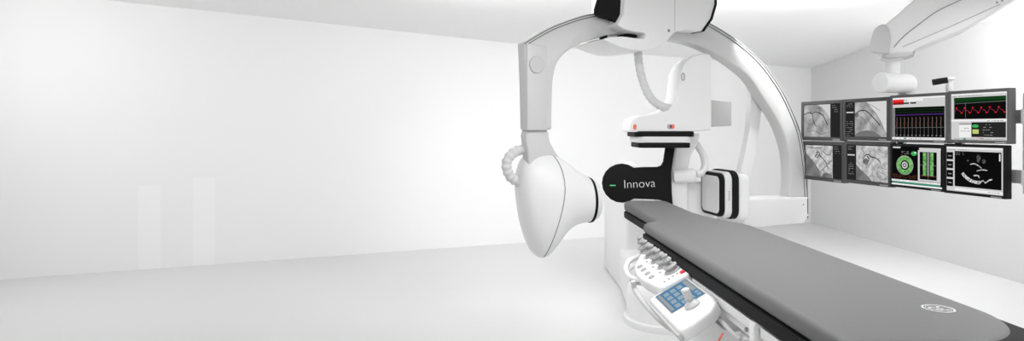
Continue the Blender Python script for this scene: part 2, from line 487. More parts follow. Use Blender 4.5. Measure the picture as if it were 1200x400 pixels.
# black cover outline
cov = []
for k in range(15):
    a = math.radians(52 + (308 - 52) * k / 14)
    cov.append((729 + 23 * math.cos(a), 215 - 23 * math.sin(a)))
cov += [(752, 233.5), (772, 234.5), (777.5, 236), (780.5, 239), (781.5, 246), (790, 246), (788.5, 238), (787.5, 225), (787, 203), (789, 186), (792, 168), (781, 168), (779.5, 180), (778, 190), (775.5, 194.5), (771, 196), (755, 196.2)]
cvo = put('arm_cover', prism([P(x, y, YP) for x, y in cov], V((0, .04, 0)), .006, 2, ang=50), 'black', fg, label='black arm cover with white lettering')
put('lettering', text_bm('Innova', .0895, P(749.3, 215.8, YP - .0015), V((1, 0, .045)), V((-.045, 0, 1)), .001, -0.0016), 'text', cvo, smooth=0, label='white Innova lettering')
put('indicator_light', obox(P(718, 217.5, YP - .001), XA, YA, ZA, .042, .004, .007), 'led', cvo, label='small green light bar')
# white arm carrying the detector
arm = [(792, 160), (822, 156), (817, 170), (809.5, 184), (807, 200), (806.5, 225), (808, 262), (775, 262), (775, 215), (787, 203), (789, 186)]
ca = put('detector_arm', prism([P(x, y, YP + .042) for x, y in arm], V((0, .24, 0)), .02, 4, ang=40), 'white', fg)
put('lower_arm', prism([P(x, y, YP + .10) for x, y in ((800, 212), (831, 214), (838, 262), (800, 262))], V((0, .3, 0)), .025, 3), 'white', fg)
put('motor_housing', cyl(P(789, 207, YP + .03), P(816, 205.5, YP - .0), .052, 32, .02), 'white', fg)
put('arm_hose', tube(catmull([P(815, 204, YP + .02), P(822, 203, YP + .04), P(826, 195, YP + .08), P(824, 182, YP + .12), P(818, 172, YP + .14), P(812, 166, YP + .14)], 8), .027, 18), 'white', fg)
# frontal detector
YD = 4.49
prof = [(739.5, 155), (807, 155), (834, 152.5), (834, 66), (831, 63), (824, 62.5), (812, 65), (803, 72), (797, 84), (795, 100), (793.5, 113), (789.5, 122), (781, 129.5), (768, 133.5), (750, 136), (742, 139), (739, 146)]
dh = prism([P(x, y, YD) for x, y in prof], V((0, .34, 0)), .05, 6, ang=40)
det = put('detector_housing', dh, 'white', fg)
dcx = (773 - CX) * (YD + .17) / F
def slab(y0, y1, w, m, nm, parent, r=.05):
    z1 = H + (HY - y0) * YD / F; z0 = H + (HY - y1) * YD / F
    px0 = dcx
    wd_ = w * (YD + .17) / F
    return put(nm, prism(rrect((px0, YD + .17, z0), XA, YA, wd_, .36, r), V((0, 0, z1 - z0)), .006, 2, ang=60), m, parent)
slab(154, 160.5, 68, 'black', 'bumper_band', det)
slab(160, 167.5, 62, 'panel_white', 'detector_collar', det)
slab(167, 173.5, 59, 'black', 'bumper_band', det)
for (x, y, w, h, m, nm) in ((788, 148.5, 5, 2.6, 'pink', 'warning_sticker'), (784.5, 148.5, 5, 2.8, 'button', 'warning_sticker'), (744, 149, 4, 3.2, 'pink', 'warning_sticker')):
    c = P(x, y, YD - .001)
    put(nm, prism(rrect(c, XA, ZA, w * YD / F, h * YD / F * 2, .012, 5), V((0, .003, 0))), m, det, smooth=0, label='red and grey sticker' if m == 'pink' else None)
pc = P(800.5, 90, YD - .004)
bdg = B(); ringp = [pc + XA * (.011 * math.cos(t * .2617)) + ZA * (.026 * math.sin(t * .2617)) for t in range(24)]
tube(ringp, .003, 8, closed=True, bm=bdg)
put('badge_ring', bdg, 'button', det)
put('rear_carriage', prism([P(x, y, YD + .30) for x, y in ((832, 117), (857.5, 119.5), (857.5, 147.5), (832, 149))], V((0, .22, 0)), .008, 2), 'grey_white', fg)

# ------------------------------------------------------------------ ceiling hung C-arm (lateral plane)
O2 = V((.16, 4.05, 0)); E = V((.889, .458, 0)).normalized(); N = V((E.y, -E.x, 0))
def L(px, py, off=0.0):
    r = V(((px - CX) / F, 1, (HY - py) / F))
    t = (off + O2.dot(N)) / (r.x * N.x + r.y * N.y)
    return V((r.x * t, r.y * t, H + r.z * t))
lg = empty('ceiling_gantry', L(765, 0, 0).xy.to_3d() + V((0, 0, CEIL)), 'white ceiling hung imaging arch carrying an x-ray tube and a side detector', 'medical imaging gantry')
outer = [(615, 49.5), (630, 40), (647, 31), (662, 25), (678, 19.5), (695, 15.5), (713, 12.2), (735, 10), (758, 9), (780, 10.5), (800, 14), (820, 20.5), (840, 31), (856, 41), (870, 51), (886, 65), (900, 80.5), (918, 107), (930, 132), (939, 156), (944, 185), (947, 214), (948, 256)]
inner = [(925, 256), (926, 229), (927, 205), (924.5, 178), (916, 151), (905, 131), (893, 113), (879, 92), (861, 77), (840, 63.5), (820, 54.5), (800, 48.5), (780, 45), (755, 41.5), (738, 39.5), (723, 40), (705, 43.5), (687, 49), (675, 54), (664.5, 60.5), (656, 69), (651, 79), (648, 97), (647, 130), (647, 152), (618, 152), (617, 100)]
of = smooth2d(outer, 3, False); inf = smooth2d(inner[:25], 3, False) + inner[25:]
FO = .075
arcb = prism([L(x, y, FO) for x, y in of + inf], -N * .10, .012, 3, ang=50)
arco = put('arch', arcb, 'arc', lg)
# guide rails on the front outer rim
def offset_poly(pts, d):
    out = []
    for i, (x, y) in enumerate(pts):
        x0, y0 = pts[max(i - 1, 0)]; x1, y1 = pts[min(i + 1, len(pts) - 1)]
        tx, ty = x1 - x0, y1 - y0; l = math.hypot(tx, ty)
        out.append((x - ty / l * d, y + tx / l * d))
    return out
for d0, d1, m, nm, h in ((.3, 3.6, 'grey_white', 'guide_rail', .006), (.9, 1.7, 'groove', 'rail_groove', .0075), (3.6, 4.5, 'groove', 'rail_groove', .002)):
    a = offset_poly(of, d0); bq = offset_poly(of, d1)
    bmr = B()
    lo = [L(x, y, FO + h) for x, y in a]; hi = [L(x, y, FO + h) for x, y in bq]
    prism(lo + hi[::-1], -N * .012, 0, bm=bmr)
    put(nm, bmr, m, arco)
# vertical arm on the left
la = prism([L(x, y, FO + .012) for x, y in ((618, 51), (641, 53), (641, 153), (618, 153))], -N * .085, .006, 2)
lao = put('tube_arm', la, 'arc', lg)
put('arm_seam', prism([L(x, y, FO + .013) for x, y in ((618, 152.6), (641, 152.6), (641, 153.8), (618, 153.8))], -N * .002), 'seam', lao)
put('round_cap', lathe(L(628.5, 76, FO + .010), N, [(0, .053), (.010, .053), (.014, .049), (.014, .0)], 40), 'grey_white', lao)
yk = prism([L(x, y, FO) for x, y in smooth2d([(618, 153), (641, 153), (645, 166), (654, 182), (662, 195), (640, 215), (622, 200), (619, 178)], 3)], -N * .08, .02, 3, ang=40)
put('tube_yoke', yk, 'arc', lg)
# x-ray tube shell lofted along the beam axis
secs = [(604.8, 214, 219, .02), (606, 201, 234, .07), (609, 190, 256, .11), (614, 183, 276, .145), (620, 179.5, 291, .165), (627, 177.5, 299.5, .175), (634, 177.3, 302.3, .18), (642, 178.5, 299.5, .18), (650, 181.5, 290, .175), (657, 185.2, 280, .168), (664, 190, 271, .16), (672, 196.2, 265, .152), (680, 202.3, 261.8, .147), (688, 207.5, 260.3, .144), (690, 208.3, 260, .143)]
ss = catmull([V((a, b_, c)) for a, b_, c, d in secs], 3); sd = catmull([V((d, 0, 0)) for a, b_, c, d in secs], 3)
TO = 0.03
OT = L(650, 236, TO); ET = V((.975, .222, 0)).normalized(); NT = V((ET.y, -ET.x, 0))
def LT(px, py):
    r = V(((px - CX) / F, 1, (HY - py) / F)); t = OT.xy.dot(NT.xy) / r.xy.dot(NT.xy)
    return V((r.x * t, r.y * t, H + r.z * t))
def section(px, yt, yb, hd, n=40):
    t = LT(px, yt); bt = LT(px, yb); c = (t + bt) / 2; hz = (t - bt).length / 2
    return [c + ZA * hz * math.sin(2 * math.pi * k / n) + NT * hd * math.cos(2 * math.pi * k / n) for k in range(n)]
def loft(rings, bm=None):
    bm = bm or B(); vr = [[bm.verts.new(p) for p in r] for r in rings]
    n = len(rings[0])
    for r0, r1 in zip(vr, vr[1:]):
        for k in range(n): bm.faces.new([r0[k], r0[(k + 1) % n], r1[(k + 1) % n], r1[k]])
    bm.faces.new(vr[0]); bm.faces.new(vr[-1]); return bm
tb = loft([section(p.x, p.y, p.z, q.x) for p, q in zip(ss, sd)])
tube_o = put('tube_shell', tb, 'white', lg, smooth=70)
put('bumper_band', loft([section(689.0, 208.5, 260.5, .142), section(689.3, 207.7, 261, .146), section(692.0, 208.6, 260.6, .146), section(692.3, 209.4, 259.8, .142)]), 'black', tube_o)
put('collimator_nose', loft([section(692.2, 209.6, 259.6, .141), section(694.5, 210.8, 258.6, .140), section(697.2, 212.6, 257, .136), section(698.6, 215.5, 254, .122), section(699, 219, 251, .10)]), 'white', tube_o, smooth=60)
def shell_pt(px, py):
    i = min(range(len(ss)), key=lambda k: abs(ss[k].x - px)); j = min(max(i + (1 if px > ss[i].x else -1), 0), len(ss) - 1)
    t = 0 if i == j else (px - ss[i].x) / (ss[j].x - ss[i].x)
    p = ss[i].lerp(ss[j], t); hd = sd[i].x * (1 - t) + sd[j].x * t
    s = max(-1, min(1, (py - (p.y + p.z) / 2) / ((p.z - p.y) / 2)))
    q = LT(px, py)
    return q + NT * (hd * math.sqrt(max(0, 1 - s * s)) + .0005)
sp = smooth2d([(647, 181), (651, 190), (654, 204), (654.5, 220), (652, 237), (648, 255), (643.5, 272), (639, 288), (636, 300)], 5, False)
# seam follows the shell where the ray meets it
put('shell_seam', tube([shell_pt(x - 1.5, y) for x, y in sp], .0028, 8), 'seam', tube_o)
hpth = [L(619, 176, .0), L(609, 176, .0), L(599.5, 181, 0), L(594, 190, 0), L(594.5, 200, 0), L(599, 208, 0), L(607, 213, 0), L(613, 214, 0)]
put('tube_hose', tube(catmull(hpth, 10), .031, 18, rib=.10, pitch=.034), 'hose', lg, smooth=80)
# inner support strut on the right
st = smooth2d([(874, 86), (879, 97), (880, 115), (879.5, 138), (877.5, 157), (873, 180), (868, 202), (863, 232)], 4, False)
st2 = smooth2d([(900, 112), (893.5, 116), (892.5, 130), (888.5, 160), (884, 187), (878, 214), (873, 236)], 4, False)
put('inner_strut', prism([L(x, y, -.04) for x, y in st + st2[::-1]], -N * .05, .012, 3, ang=50), 'white', lg)
# side beam
bm_ = prism([L(x, y, FO + .05) for x, y in ((872.5, 234), (948, 231.5), (948.5, 252), (942, 262), (872.5, 268))], -N * .24, .012, 3, ang=40)
beam = put('detector_beam', bm_, 'white', lg)
put('beam_seam', prism([L(x, y, FO + .052) for x, y in ((946.2, 233), (947.0, 233), (947.3, 251), (946.5, 251))], -N * .004), 'groove', beam)
put('screw', lathe(L(941, 240, FO + .048), N, [(0, .006), (.004, .006)], 10), 'seam', beam)
# detector: plate facing the tube
dc = L(832.5, 227, .02)
ND = V((-.985, -.172, 0)).normalized(); NS = V((ND.y * -1, ND.x, 0)) * 1.0
def dplate(dist, w, h, r, th, m, nm, parent, bev=.008, dz=0.0, label=None):
    return put(nm, prism(rrect(dc - ND * dist - ZA * dz, NS, ZA, w, h, r), -ND * th, bev, 3, ang=60), m, parent, label=label)
db = dplate(.125, .335, .345, .06, .10, 'white', 'detector_body', lg, .03, .012)
dplate(.082, .35, .350, .07, .050, 'black', 'bumper_band', db, .010)
dplate(.030, .325, .330, .06, .056, 'white_warm', 'detector_collar', db, .006)
dplate(.0, .315, .312, .06, .036, 'black', 'bumper_band', db, .010)
dplate(-.004, .262, .268, .04, .010, 'panel_white', 'detector_face', db, .004)
tl = text_bm('Innova', .026, dc - ND * .058 + NS * .1635, V((0, 0, 1)), ND, .0012)
put('lettering', tl, 'button', db, smooth=0)
put('detector_arm', prism([L(x, y, -.02) for x, y in ((858, 212), (876, 216), (880, 262), (856, 262))], -N * .15, .012, 2), 'white', lg)
# carriage housing
ho = [(731.5, -44), (732, 0), (731, 16), (723.5, 29), (731, 34), (742, 37), (756, 38.5), (757.5, 41.5), (755, 45), (748, 45), (730, 42.5), (714, 43.5), (707, 46), (716, 50.5), (727, 55), (740, 58.5), (752, 59.5), (763, 58.5), (773, 55), (781, 49.5), (787, 42), (793, 36.5), (804, 35.5), (823, 36.5), (833, 22), (838, 5), (838, -44)]
hs = prism([L(x, y, .19) for x, y in ho], -N * .38, .03, 4, ang=40)
hso = put('carriage_housing', hs, 'white', lg, smooth=50)
put('slot_lining', prism([L(x, y, .10) for x, y in ((734, 37.5), (757, 38), (758, 44), (734, 43))], -N * .1), 'black', hso)
put('end_cover', prism([L(x, y, .15) for x, y in ((700, -40), (699, 0), (695, 13.5), (700, 18), (716, 22), (724, 31), (738, 30), (738, -40))], V((.13, .99, 0)) * .22, .015, 2), 'black', hso, label='black end cover on the housing')
put('end_cover', prism([L(x, y, .17) for x, y in ((702, 44), (712, 41), (712, 46.5), (706, 46.5))], V((.13, .99, 0)) * .2, .004, 2), 'black', hso)
put('end_cover', prism([L(x, y, .196) for x, y in ((838, -44), (838, 5), (833, 22), (823, 36.2), (825.5, 37), (835.5, 22.5), (840.5, 5), (840.5, -44))], -N * .392, .002, 1), 'black', hso)
put('housing_seam', prism([L(x, y, .1908) for x, y in ((790.5, -30), (791.3, -30), (791.3, 36), (790.5, 36))], -N * .003), 'grey_white', hso)
put('sensor_dot', lathe(L(783.5, 36, .188), N, [(0, .011), (.004, .010), (.005, 0)], 14), 'seam', hso)
# mount up to the ceiling
mc = L(768, -20, 0)
put('ceiling_mount', cyl(V((mc.x, mc.y, 2.42)), V((mc.x, mc.y, CEIL + .02)), .20, 40), 'white', lg)

# main hose from the carriage to the detector
hose = put('corrugated_hose', tube(catmull([P(747.5, 57, 4.42), P(748, 68, 4.42), P(750, 82, 4.42), P(754, 97, 4.42), P(760, 111, 4.43), P(768, 120.5, 4.46), P(778, 125.5, 4.5), P(790, 127, 4.56), P(797, 126, 4.6)], 10), .028, 18, rib=.06, pitch=.034), 'hose', smooth=80)
hose['label'] = 'white corrugated hose hanging in a curve from the overhead housing to the upper detector'; hose['category'] = 'hose'

# ------------------------------------------------------------------ monitor bank
def MY(px): return 1.0 / (1 / 5.1 + (px - 940) / 240.0 * (1 / 3.5 - 1 / 5.1))

class Screen:
    def __init__(s, root, TLc, r, n, w, h):
        s.o = TLc; s.r = r; s.n = n; s.w = w; s.h = h
        b = B(); face(b, [s.p(0, 0, 0), s.p(1, 0, 0), s.p(1, 1, 0), s.p(0, 1, 0)])
        s.obj = put('screen', b, 's_dark', root, smooth=0); s.k = 0
    def p(s, x, y, lay):                       # x right, y down, both 0..1
        return s.o + s.r * (x * s.w) - ZA * (y * s.h) + s.n * (0.00022 * lay)
    def rects(s, nm, m, rs, label=None):
        s.k += 1
        for x0, y0, x1, y1 in rs:
            b = B(); face(b, [s.p(x0, y0, s.k), s.p(x0, y1, s.k), s.p(x1, y1, s.k), s.p(x1, y0, s.k)])
            put(nm, b, m, s.obj, smooth=0, label=label)
    def polys(s, nm, m, ps):
        s.k += 1
        for pl in ps:
            b = B(); face(b, [s.p(x, y, s.k) for x, y in pl]); put(nm, b, m, s.obj, smooth=0)
    def lines(s, nm, m, ls, w, sm=True):
        s.k += 1
        for ln in ls:
            b = B(); q = smooth2d(ln, 4, False) if sm and len(ln) > 2 else ln
            flat_strip(b, [s.p(x, y, s.k) for x, y in q], w * s.h, up=s.n)
            put(nm, b, m, s.obj, smooth=0)
    def ellipse(s, nm, m, cx, cy, rx, ry, r0=0.0):
        s.k += 1; b = B(); n = 36
        o = [s.p(cx + rx * math.cos(t * 2 * math.pi / n), cy + ry * math.sin(t * 2 * math.pi / n), s.k) for t in range(n)]
        if not r0: face(b, o)
        else:
            vo = [b.verts.new(p) for p in o]
            vi = [b.verts.new(s.p(cx + r0 * rx * math.cos(t * 2 * math.pi / n), cy + r0 * ry * math.sin(t * 2 * math.pi / n), s.k)) for t in range(n)]
            for t in range(n): b.faces.new([vo[t], vo[(t + 1) % n], vi[(t + 1) % n], vi[t]])
        return put(nm, b, m, s.obj, smooth=0)

def monitor(xl, xr, yt, yb, bez, bm_t, label, side=0.03, m='bezel', group=None, yoff=0.0):
    """xl,xr outer edges; yt,yb heights at the middle"""
    Yl, Yr = MY(xl) + yoff, MY(xr) + yoff; xm = (xl + xr) / 2; Ym = 2 / (1 / Yl + 1 / Yr)
    a = V(((xl - CX) * Yl / F, Yl, 0)); c = V(((xr - CX) * Yr / F, Yr, 0))
    r = (c - a).normalized(); w = (c - a).length; n = V((r.y, -r.x, 0))
    zt = H + (HY - yt) * Ym / F; zb = H + (HY - yb) * Ym / F
    ctr = (a + c) / 2
    root = empty('monitor', V((ctr.x, ctr.y, zb)), label, 'monitor', 'monitors in the ceiling hung bank')
    h = zt - zb
    fb_ = prism([a + ZA * zb, c + ZA * zb, c + ZA * zt, a + ZA * zt], -n * .045, .004, 2)
    # recess the front
    bmesh.ops.recalc_face_normals(fb_, faces=fb_.faces)
    ff = max((f for f in fb_.faces if f.normal.dot(n) > .9), key=lambda f: f.calc_area())
    bw = bez * Ym / F
    bmesh.ops.inset_region(fb_, faces=[ff], thickness=bw - .004, use_even_offset=True)
    bmesh.ops.inset_region(fb_, faces=[ff], thickness=.003, depth=0, use_even_offset=True)
    for v in ff.verts: v.co -= n * .005
    put('bezel', fb_, m, root)
    put('rear_shell', obox(ctr + ZA * (zt + zb) / 2 - n * .06, r, ZA, n, w * .8, h * .8, .04, .008, 2), m, root)
    bt = obox(a.lerp(c, .86) + ZA * (zb + bw * .45) + n * .0006, r, ZA, n, w * .16, bw * .35, .002)
    put('control_strip', bt, 'pole', root)
    s = Screen(root, a + r * bw + ZA * (zt - bw) - n * .0042, r, n, w - 2 * bw, h - 2 * bw)
    return s

def dashes(x0, x1, y0, y1, rows, seed):
    rnd = random.Random(seed); out = []
    for i in range(rows):
        y = y0 + (y1 - y0) * i / max(1, rows - 1); x = x0
        while x < x1 - .02:
            l = rnd.uniform(.012, .05)
            if rnd.random() < .75: out.append((x, y, min(x + l, x1), y + .012))
            x += l + .012
    return out

def wig(pts, seed, amp=.012):
    rnd = random.Random(seed); return [(x + rnd.uniform(-amp, amp), y + rnd.uniform(-amp, amp)) for x, y in pts]

# 1 top left angiogram
s = monitor(938.6, 987.3, 118.2, 165.0, 3.6, None, 'grey-framed heart x-ray monitor, upper left end of the bank, arched dark vessel')
s.rects('xray_image', 'xray_a', [(.02, .02, .74, .98)])
s.polys('lung_shadow', emis('xray_light', .62), [[(.40, .02), (.74, .02), (.74, .45), (.62, .22), (.52, .12)]])
s.lines('vessel', 's_vessel', [wig([(.03, .30), (.14, .26), (.24, .28), (.27, .42), (.31, .55), (.36, .68)], 1), wig([(.24, .28), (.36, .24), (.46, .28), (.55, .36), (.62, .52), (.68, .64)], 2)], .026)
s.lines('fine_vessel', 's_vessel2', [wig([(.14, .26), (.3, .2), (.42, .14), (.56, .08)], 3), [(.55, .36), (.58, .25), (.52, .18)], [(.55, .5), (.56, .62), (.52, .74)], [(.31, .55), (.22, .62)], [(.06, .85), (.3, .8), (.5, .9), (.7, .83)]], .012)
s.rects('side_text', 's_text', dashes(.79, .95, .06, .24, 4, 4))
# 2 top second
s = monitor(987.6, 1042.5, 115.0, 165.0, 3.6, None, 'grey-framed heart x-ray monitor, upper row second from left, fine vessels over a dark dome')
s.rects('xray_image', 'xray_a', [(.24, .02, .98, .98)])
s.polys('lung_shadow', emis('xray_pale', .66), [[(.52, .02), (.98, .02), (.98, .88), (.86, .6), (.76, .36), (.62, .16)]])
s.polys('diaphragm', emis('xray_dome', .17), [[(.24, .98), (.24, .93), (.36, .84), (.52, .80), (.68, .82), (.82, .92), (.86, .98)]])
s.lines('vessel', 's_vessel', [wig([(.27, .34), (.33, .26), (.45, .24), (.56, .30), (.66, .44), (.76, .58), (.84, .68)], 5)], .026)
s.lines('fine_vessel', 's_vessel2', [wig([(.42, .25), (.5, .38), (.58, .52), (.64, .66)], 6), wig([(.6, .24), (.72, .34), (.82, .5), (.9, .66), (.92, .8)], 7), [(.35, .4), (.45, .48), (.5, .6)], [(.66, .6), (.68, .74)], [(.54, .06), (.7, .16), (.84, .28)]], .011)
s.ellipse('catheter_shadow', 'xray_dark', .29, .37, .05, .07)
s.rects('side_text', 's_text', dashes(.04, .20, .05, .14, 3, 8) + dashes(.04, .20, .55, .95, 8, 9))
s.rects('side_bar', 's_grey', [(.03, .28, .21, .315)])
# 3 bottom left
s = monitor(940.5, 989.0, 166.0, 212.4, 3.6, None, 'grey-framed x-ray monitor, lower left end of the bank, dark diagonal wedge on image')
s.rects('xray_image', 'xray_b', [(.02, .03, .76, .98)])
s.polys('lung_shadow', 'xray_dark', [[(.02, .25), (.2, .48), (.36, .72), (.46, .98), (.02, .98)]])
s.polys('lung_shadow', 'xray_dark', [[(.46, .98), (.52, .86), (.62, .84), (.75, .88), (.75, .98)]])
s.lines('vessel', 's_vessel', [[(.28, .38), (.34, .30), (.33, .24), (.39, .23), (.41, .32), (.33, .42)], wig([(.41, .32), (.5, .42), (.58, .52), (.62, .58)], 11, .006)], .026)
s.lines('catheter', 's_vessel2', [[(.42, .84), (.52, .72), (.62, .60), (.74, .46)], [(.1, .1), (.3, .12), (.5, .08)], [(.5, .2), (.62, .3), (.7, .26)], [(.2, .48), (.36, .72), (.46, .9)], [(.6, .62), (.68, .72)]], .02)
s.rects('side_text', 's_text', dashes(.80, .96, .05, .24, 4, 12))
# 4 bottom second
s = monitor(988.9, 1044.2, 166.0, 217.0, 3.8, None, 'grey-framed x-ray monitor, lower row second from left, looped vessel above dark corner')
s.rects('xray_image', 'xray_b', [(.24, .03, .98, .98)])
s.polys('lung_shadow', 'xray_dark', [[(.24, .55), (.36, .70), (.5, .82), (.62, .98), (.24, .98)]])
s.ellipse('catheter_shadow', 'xray_dark', .48, .46, .055, .09)
s.lines('vessel', 's_vessel', [[(.42, .5), (.43, .36), (.48, .28), (.54, .26), (.60, .32), (.68, .34), (.76, .38), (.8, .44)], [(.5, .3), (.55, .38), (.52, .48)]], .026)
s.lines('fine_vessel', 's_vessel2', [wig([(.78, .08), (.86, .18), (.94, .14)], 14), wig([(.8, .44), (.84, .6), (.94, .64)], 15), wig([(.76, .7), (.86, .74), (.95, .8)], 16), wig([(.35, .1), (.42, .22), (.38, .4)], 17), wig([(.74, .82), (.86, .9), (.97, .86)], 19), [(.8, .56), (.74, .66), (.76, .8)]], .012)
s.rects('side_text', 's_text', dashes(.04, .20, .05, .14, 3, 18) + dashes(.05, .19, .52, .82, 7, 19))
s.rects('side_bar', 's_grey', [(.03, .28, .21, .315)])
# 5 haemodynamic traces with red header
s = monitor(1042.8, 1110.6, 110.0, 167.3, 3.2, None, 'monitor with red header and brown vertical traces, upper row third from left', m='bezel_grey')
s.rects('window', 's_grey', [(.0, .0, 1, 1)])
s.rects('header_bar', 's_red', [(.01, .05, .23, .115)]); s.rects('header_bar', emis('screen_dark_red', (.25, .01, .01)), [(.01, .115, .23, .17)])
s.rects('header_bar', 's_dark', [(.23, .125, .33, .16), (.36, .125, .47, .16)])
s.rects('title_row', 's_white', [(.01, .0, .99, .045), (.3, .05, .6, .10)])
s.rects('trace_area', 's_black', [(.055, .24, .985, .94)])
s.rects('scale_bar', 's_mid', [(.0, .24, .055, .94)])
s.lines('ecg_trace', 's_dgreen', [[(.06 + .93 * k / 60, y + (.02 if k % 4 == 1 else 0)) for k in range(61)] for y in (.29, .35)], .010, False)
s.lines('pressure_trace', 's_purple', [[(.06, .42), (.98, .41)]], .03, False)
s.lines('vertical_trace', 's_brown', [[(.09 + .075 * k, .47), (.10 + .075 * k, .55), (.085 + .075 * k, .63), (.095 + .075 * k, .70)] for k in range(12)], .016, False)
s.lines('vertical_trace', 's_mid', [[(.10 + .075 * k, .48), (.10 + .075 * k, .92)] for k in range(12)], .006, False)
s.lines('cursor_line', 's_mid', [[(.06, .72), (.98, .71)]], .006, False)
s.rects('tick_mark', 's_text', [(.08 + .075 * k, .89, .11 + .075 * k, .905) for k in range(12)])
s.rects('toolbar', 's_white', [(.0, .95, 1, 1)]); s.rects('toolbar_text', 's_mid', dashes(.04, .96, .965, .975, 1, 20)); s.rects('toolbar_mark', 's_teal', [(.24, .955, .29, .985)])
# 6 red waveform
s = monitor(1110.8, 1183.5, 105.0, 168.2, 3.4, None, 'monitor with a spiking red waveform above white windows, upper right end of the bank', m='bezel_grey')
s.rects('window', 's_grey', [(0, 0, 1, 1)])
s.rects('toolbar', 's_white', [(0, 0, 1, .04), (.0, .56, 1, .60)])
s.rects('toolbar_text', 's_mid', dashes(.03, .6, .055, .06, 1, 21) + dashes(.66, .97, .585, .59, 1, 22))
s.rects('trace_area', 's_black', [(.06, .09, .98, .55)])
s.rects('trace_band', 's_dgreen', [(.06, .10, .98, .16), (.06, .175, .98, .195)])
s.lines('grid_line', 's_mid', [[(.06, .22), (.98, .20)], [(.28, .2), (.28, .54)], [(.07, .15), (.07, .55)]], .006, False)
wv = []
for k in range(6):
    x = .08 + .15 * k; wv += [(x, .41), (x + .03, .31), (x + .055, .36), (x + .09, .37), (x + .125, .42)]
s.lines('waveform', 's_pinkred', [wv[:30]], .007, False)
s.lines('wave_peak', 's_red', [[(x - .012, y), (x + .016, y)] for x, y in [w_ for i_, w_ in enumerate(wv) if i_ % 5 in (1, 4)]], .02, False)
s.rects('list_window', 's_white', [(.16, .66, .38, .94)]); s.rects('list_header', 's_text', [(.16, .64, .38, .67)])
s.rects('list_text', 's_mid', dashes(.19, .36, .74, .80, 2, 23))
s.rects('data_window', 's_dark', [(.39, .62, .98, .93)])
s.ellipse('data_mark', 's_green', .46, .70, .06, .035); s.rects('data_mark', 's_yellow', [(.41, .77, .52, .86)])
s.rects('data_text', 's_text', dashes(.56, .80, .67, .88, 5, 24))
s.rects('toolbar_text', 's_mid', dashes(.03, .97, .965, .98, 1, 25)); s.rects('toolbar_mark', 's_teal', [(.24, .955, .29, .99)]); s.rects('toolbar_mark', 's_pinkred', dashes(.5, .62, .95, .955, 1, 3))
# 7 green ring
s = monitor(1042.8, 1106.3, 169.2, 222.0, 2.6, None, 'monitor showing a bright green ring beside twin green stripes, lower row third from left', m='blackgloss', yoff=-.004)
s.rects('window', 's_black', [(0, 0, 1, 1)])
s.rects('title_row', 's_grey', [(.02, .02, .18, .06), (.56, .03, .97, .09)])
s.rects('image_text', 's_mid', dashes(.20, .36, .13, .22, 4, 26))
s.ellipse('tissue_ring', 'ring_green', .27, .48, .17, .235, .52)
s.ellipse('ring_outline', 's_tan', .27, .48, .175, .243, .955)
s.ellipse('ring_core', 's_grey', .27, .48, .062, .088, .6)
s.ellipse('ring_core', 's_grey', .27, .48, .02, .03)
s.ellipse('small_map', 's_green', .46, .18, .06, .055); s.polys('small_map_sector', 's_white', [[(.46, .18), (.48, .13), (.515, .16)]])
s.rects('side_window', 's_grey', [(.54, .09, .97, .84)])
s.rects('stripe_view', 's_black', [(.575, .13, .90, .80)])
s.rects('stripe', 'ring_green', [(.64, .14, .70, .70), (.78, .14, .84, .70)]); s.rects('stripe', 's_mid', [(.715, .14, .765, .70)])
s.rects('stripe_base', 's_brown', [(.60, .70, .88, .72)])
s.lines('crosshair', 's_text', [[(.58, .45), (.89, .45)], [(.74, .14), (.74, .79)]], .006, False)
s.rects('legend', 's_brown', dashes(.03, .52, .72, .79, 3, 27))
s.rects('toolbar', 's_white', [(.0, .85, .97, .90), (0, .95, 1, .99)]); s.rects('toolbar', 's_teal', [(.02, .905, .97, .94)]); s.rects('toolbar_text', 's_mid', dashes(.05, .95, .865, .87, 1, 28))
# 8 ultrasound
s = monitor(1105.8, 1178.5, 169.5, 230.0, 3.0, None, 'monitor with a white curved ultrasound echo on black, lower right end of the bank', m='blackgloss')
s.rects('window', 's_grey', [(0, 0, 1, 1)])
s.rects('toolbar', 's_white', [(0, 0, 1, .05), (.16, .92, 1, .97)])
s.rects('toolbar_text', 's_mid', dashes(.04, .42, .065, .07, 1, 29) + dashes(.75, .97, .94, .95, 1, 30))
s.rects('thumbnail', 's_black', [(.01, .13 + .2 * k, .13, .29 + .2 * k) for k in range(4)])
s.rects('thumbnail_mark', 's_text', [(.04, .20 + .2 * k, .10, .225 + .2 * k) for k in range(4)])
s.rects('image_area', 's_black', [(.16, .10, .97, .88)])
s.lines('echo', 'ultra', [[(.30, .58), (.36, .66), (.45, .73), (.56, .76), (.62, .75)]], .07)
s.lines('echo', 'ultra', [[(.62, .75), (.66, .71), (.71, .75), (.77, .69), (.82, .67)], [(.50, .62), (.58, .61), (.60, .66)]], .025)
s.lines('echo', 'ultra', [[(.44, .38), (.52, .36), (.60, .41), (.64, .45)], [(.56, .51), (.66, .48), (.74, .49)]], .02)
s.ellipse('faint_echo', 'faint', .59, .24, .035, .09); s.ellipse('faint_echo', 'faint', .68, .30, .03, .05); s.ellipse('faint_echo', 'faint', .40, .30, .02, .02)
s.rects('grey_scale', 's_white', [(.935, .13, .955, .28)]); s.rects('image_text', 's_mid', dashes(.18, .34, .13, .17, 2, 31))

# ------------------------------------------------------------------ monitor suspension
sus = empty('monitor_suspension', P(1140, -20, 4.3), 'white ceiling boom, neck and grey pole frame carrying the monitor bank', 'ceiling boom')
